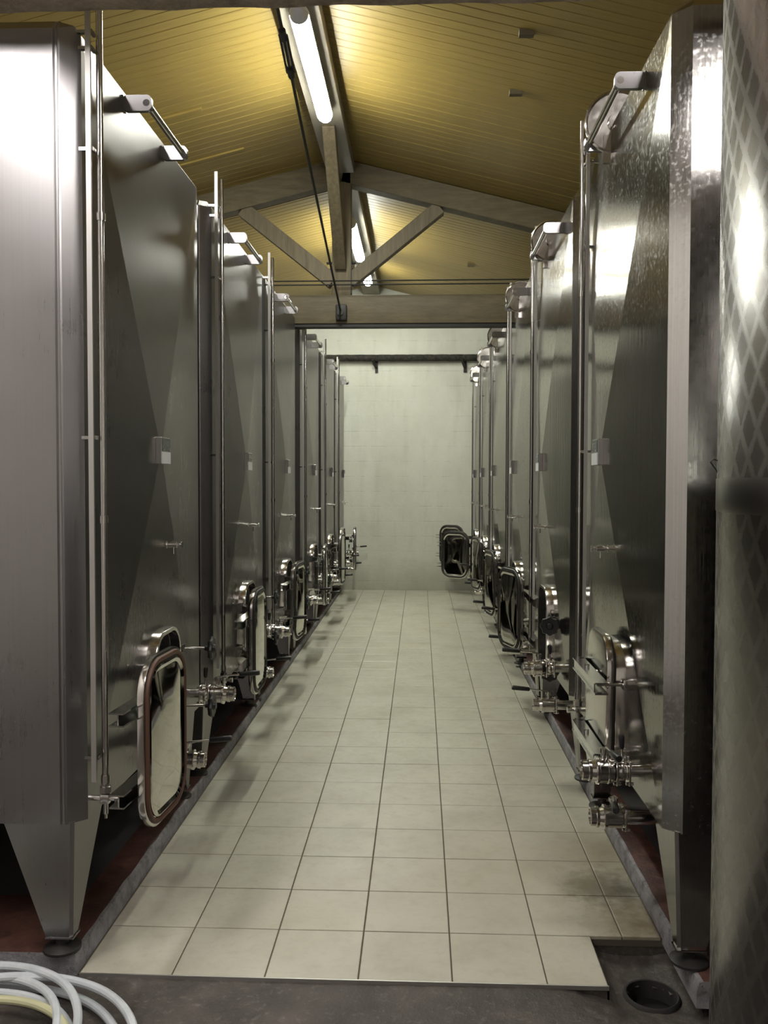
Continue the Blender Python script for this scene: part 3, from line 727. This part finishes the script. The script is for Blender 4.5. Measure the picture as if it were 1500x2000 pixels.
Lx = ROW['L']['x']
make_tank('L', 3.42, 'square steel tank nearest the camera on the left, front face cut by photo edge', (0.208, -0.56, -4), lev=3, gasket=True)
make_tank('L', 5.13, 'second square steel tank from the camera in the left row', (0.195, -0.50, 0), lev=0)
make_tank('L', 6.68, 'third tank in left row, last one before the roof truss', (0.195, -0.47, -5), lev=-4)
make_tank('L', 8.41, 'fourth tank in left row, first one beyond the roof truss', (0.190, -0.42, 3), lev=0)
make_tank('L', 10.05, 'fifth tank in left row, last but one before the white wall', (0.200, -0.42, -3), lev=4)
make_tank('L', 11.60, 'farthest tank of the left row, beside the white end wall', (0.225, -0.42, 4), lev=0, y1=0.60)
make_tank('R', 3.55, 'nearest square tank on the right with its hatch door shut', (0.078, 0.205, 180), vy=0.57, ly=0.49, lev=92, lev2=80, tilt=1.2)
make_tank('R', 5.27, 'second tank in right row, mirror hatch door swung open along the aisle', (0.155, -0.58, 17), hang=True)
make_tank('R', 6.83, 'third tank in right row, last one before the roof truss', (0.165, -0.55, 11), hang=True)
make_tank('R', 8.65, 'fourth tank in right row, first one beyond the roof truss', (0.165, -0.52, 13), hang=True)
make_tank('R', 10.16, 'fifth tank in right row, nearer of two hatch doors facing the camera', (0.345, -0.10, 55), hang=True)
make_tank('R', 11.64, 'farthest tank of right row, its hatch door half hidden behind another', (0.335, -0.12, 55), hang=True, y0=-0.55)

# ------------------------------------------------------------------ round tank at the right edge
RR, CYY = 0.55, 1.75; a_ = math.atan(0.3325); CXX = (RR + CYY*math.sin(a_))/math.cos(a_)
ct = bpy.data.objects.new('round_tank', None); C.objects.link(ct); ct.location = (CXX, CYY, 0)
tag(ct, 'tall round steel tank with scaly polished pattern at the right edge', 'tank')
bm = bmesh.new(); uvl = bm.loops.layers.uv.new('UVMap'); n = 96
levels = [(0.30, RR-0.03), (0.32, RR-0.005), (0.34, RR), (1.52, RR), (1.522, RR+0.0015), (1.588, RR+0.0015), (1.59, RR), (2.68, RR), (2.71, RR-0.03), (2.78, 0.15)]
rings = [[bm.verts.new((r*math.cos(2*PI*i/n), r*math.sin(2*PI*i/n), z)) for i in range(n)] for z, r in levels]
for (A, B, (za, _), (zb, _)) in zip(rings, rings[1:], levels, levels[1:]):
    for i in range(n):
        f = bm.faces.new((A[i], A[(i+1) % n], B[(i+1) % n], B[i])); f.smooth = True
        for lp, (u_, v_) in zip(f.loops, ((i, za), (i+1, za), (i+1, zb), (i, zb))): lp[uvl].uv = (2*PI*RR*u_/n, v_)
bm.faces.new(list(reversed(rings[0]))); bm.faces.new(rings[-1])
me = bpy.data.meshes.new('shell'); bm.to_mesh(me); bm.free(); me.materials.append(MATS['engine_turned_steel']); link('shell', me, ct)
for k in range(4):
    a = PI/4 + k*PI/2; obj('leg', MB().cyl((0.40*math.cos(a), 0.40*math.sin(a), -0.012), (0.40*math.cos(a), 0.40*math.sin(a), 0.32), 0.03, 14), 'satin_steel', ct)
# little wire loop tied at the tank's edge
b = MB(); bx, by, bz = CXX-RR*math.cos(a_)-0.004, CYY+RR*math.sin(a_)-0.02, 1.61
b.tube([(bx+0.006, by, bz-0.022), (bx-0.006, by, bz+0.0), (bx-0.016, by, bz+0.014), (bx-0.010, by, bz+0.020), (bx+0.004, by, bz+0.016), (bx+0.012, by, bz+0.012)], 0.0014, 6)
o = obj('wire_loop', b, 'black_iron', ct, (-CXX, -CYY, 0)); o['label'] = 'small black wire loop'

# ------------------------------------------------------------------ drain and hoses
dr = MB(); dr.lathe([(-0.14, 0.078), (-0.078, 0.080), (-0.076, 0.084), (-0.082, 0.090), (-0.10, 0.094), (-0.14, 0.094)], (DX, DY, 0), (0, 0, 1), 32, False)
dro = obj('floor_drain', dr, 'shade_and_drain_dark'); tag(dro, 'round open floor drain in the dark hollow at bottom right', 'drain')
bt = MB(); bt.lathe([(-0.142, 0.09), (-0.138, 0.09)], (DX, DY, 0), (0, 0, 1), 24); obj('drain_bottom', bt, 'hole_dark', dro)

def hose(name, pts_px, m, label, r=0.0125, n=10, sub=8):
    P = [Vector(p) for p in pts_px]; out = []
    for i in range(len(P)-1):
        p0_, p1_, p2_, p3_ = P[max(i-1, 0)], P[i], P[i+1], P[min(i+2, len(P)-1)]
        for k in range(sub):
            t = k/sub
            out.append(0.5*((2*p1_) + (-p0_+p2_)*t + (2*p0_-5*p1_+4*p2_-p3_)*t*t + (-p0_+3*p1_-3*p2_+p3_)*t**3))
    out.append(P[-1]); mb = MB(); mb.tube(out, r, n); return tag(obj(name, mb, m), label, 'hose', 'hoses coiled on the floor')
def arc(cx, cy, rx, ry, a0, a1, z0, z1, n=14, tilt=0.0):
    L = []
    for k in range(n+1):
        t = k/n; a = math.radians(a0+(a1-a0)*t)
        L.append((cx+rx*math.cos(a), cy+ry*math.sin(a), z0+(z1-z0)*t+0.006*math.sin(3*a+tilt)))
    return L
# one long grey hose wound in several slack turns
coil = []
coil += arc(-1.26, 2.17, 0.47, 0.47, -200, 150, 0.010, 0.010)
coil += arc(-1.28, 2.14, 0.42, 0.48, 160, -190, 0.034, 0.030)[::-1][:0]
coil += arc(-1.29, 2.16, 0.37, 0.42, 160, 510, 0.012, 0.030)
coil += arc(-1.30, 2.22, 0.31, 0.40, 520, 870, 0.035, 0.055)
coil += arc(-1.30, 2.19, 0.38, 0.455, 880, 1230, 0.060, 0.078)
coil += arc(-1.20, 2.14, 0.46, 0.475, 1240, 1560, 0.080, 0.058)
coil += arc(-1.24, 2.08, 0.42, 0.50, 1570, 1800, 0.075, 0.075)
hose('hose', coil, 'hose_grey', 'thick grey hose wound in several loops at the bottom left corner', 0.0125)
hose('hose', arc(-1.24, 2.12, 0.33, 0.395, -60, 250, 0.040, 0.052), 'hose_yellow', 'yellowish hose lying inside the grey coil at bottom left', 0.0125)
print('objects', len(bpy.data.objects))
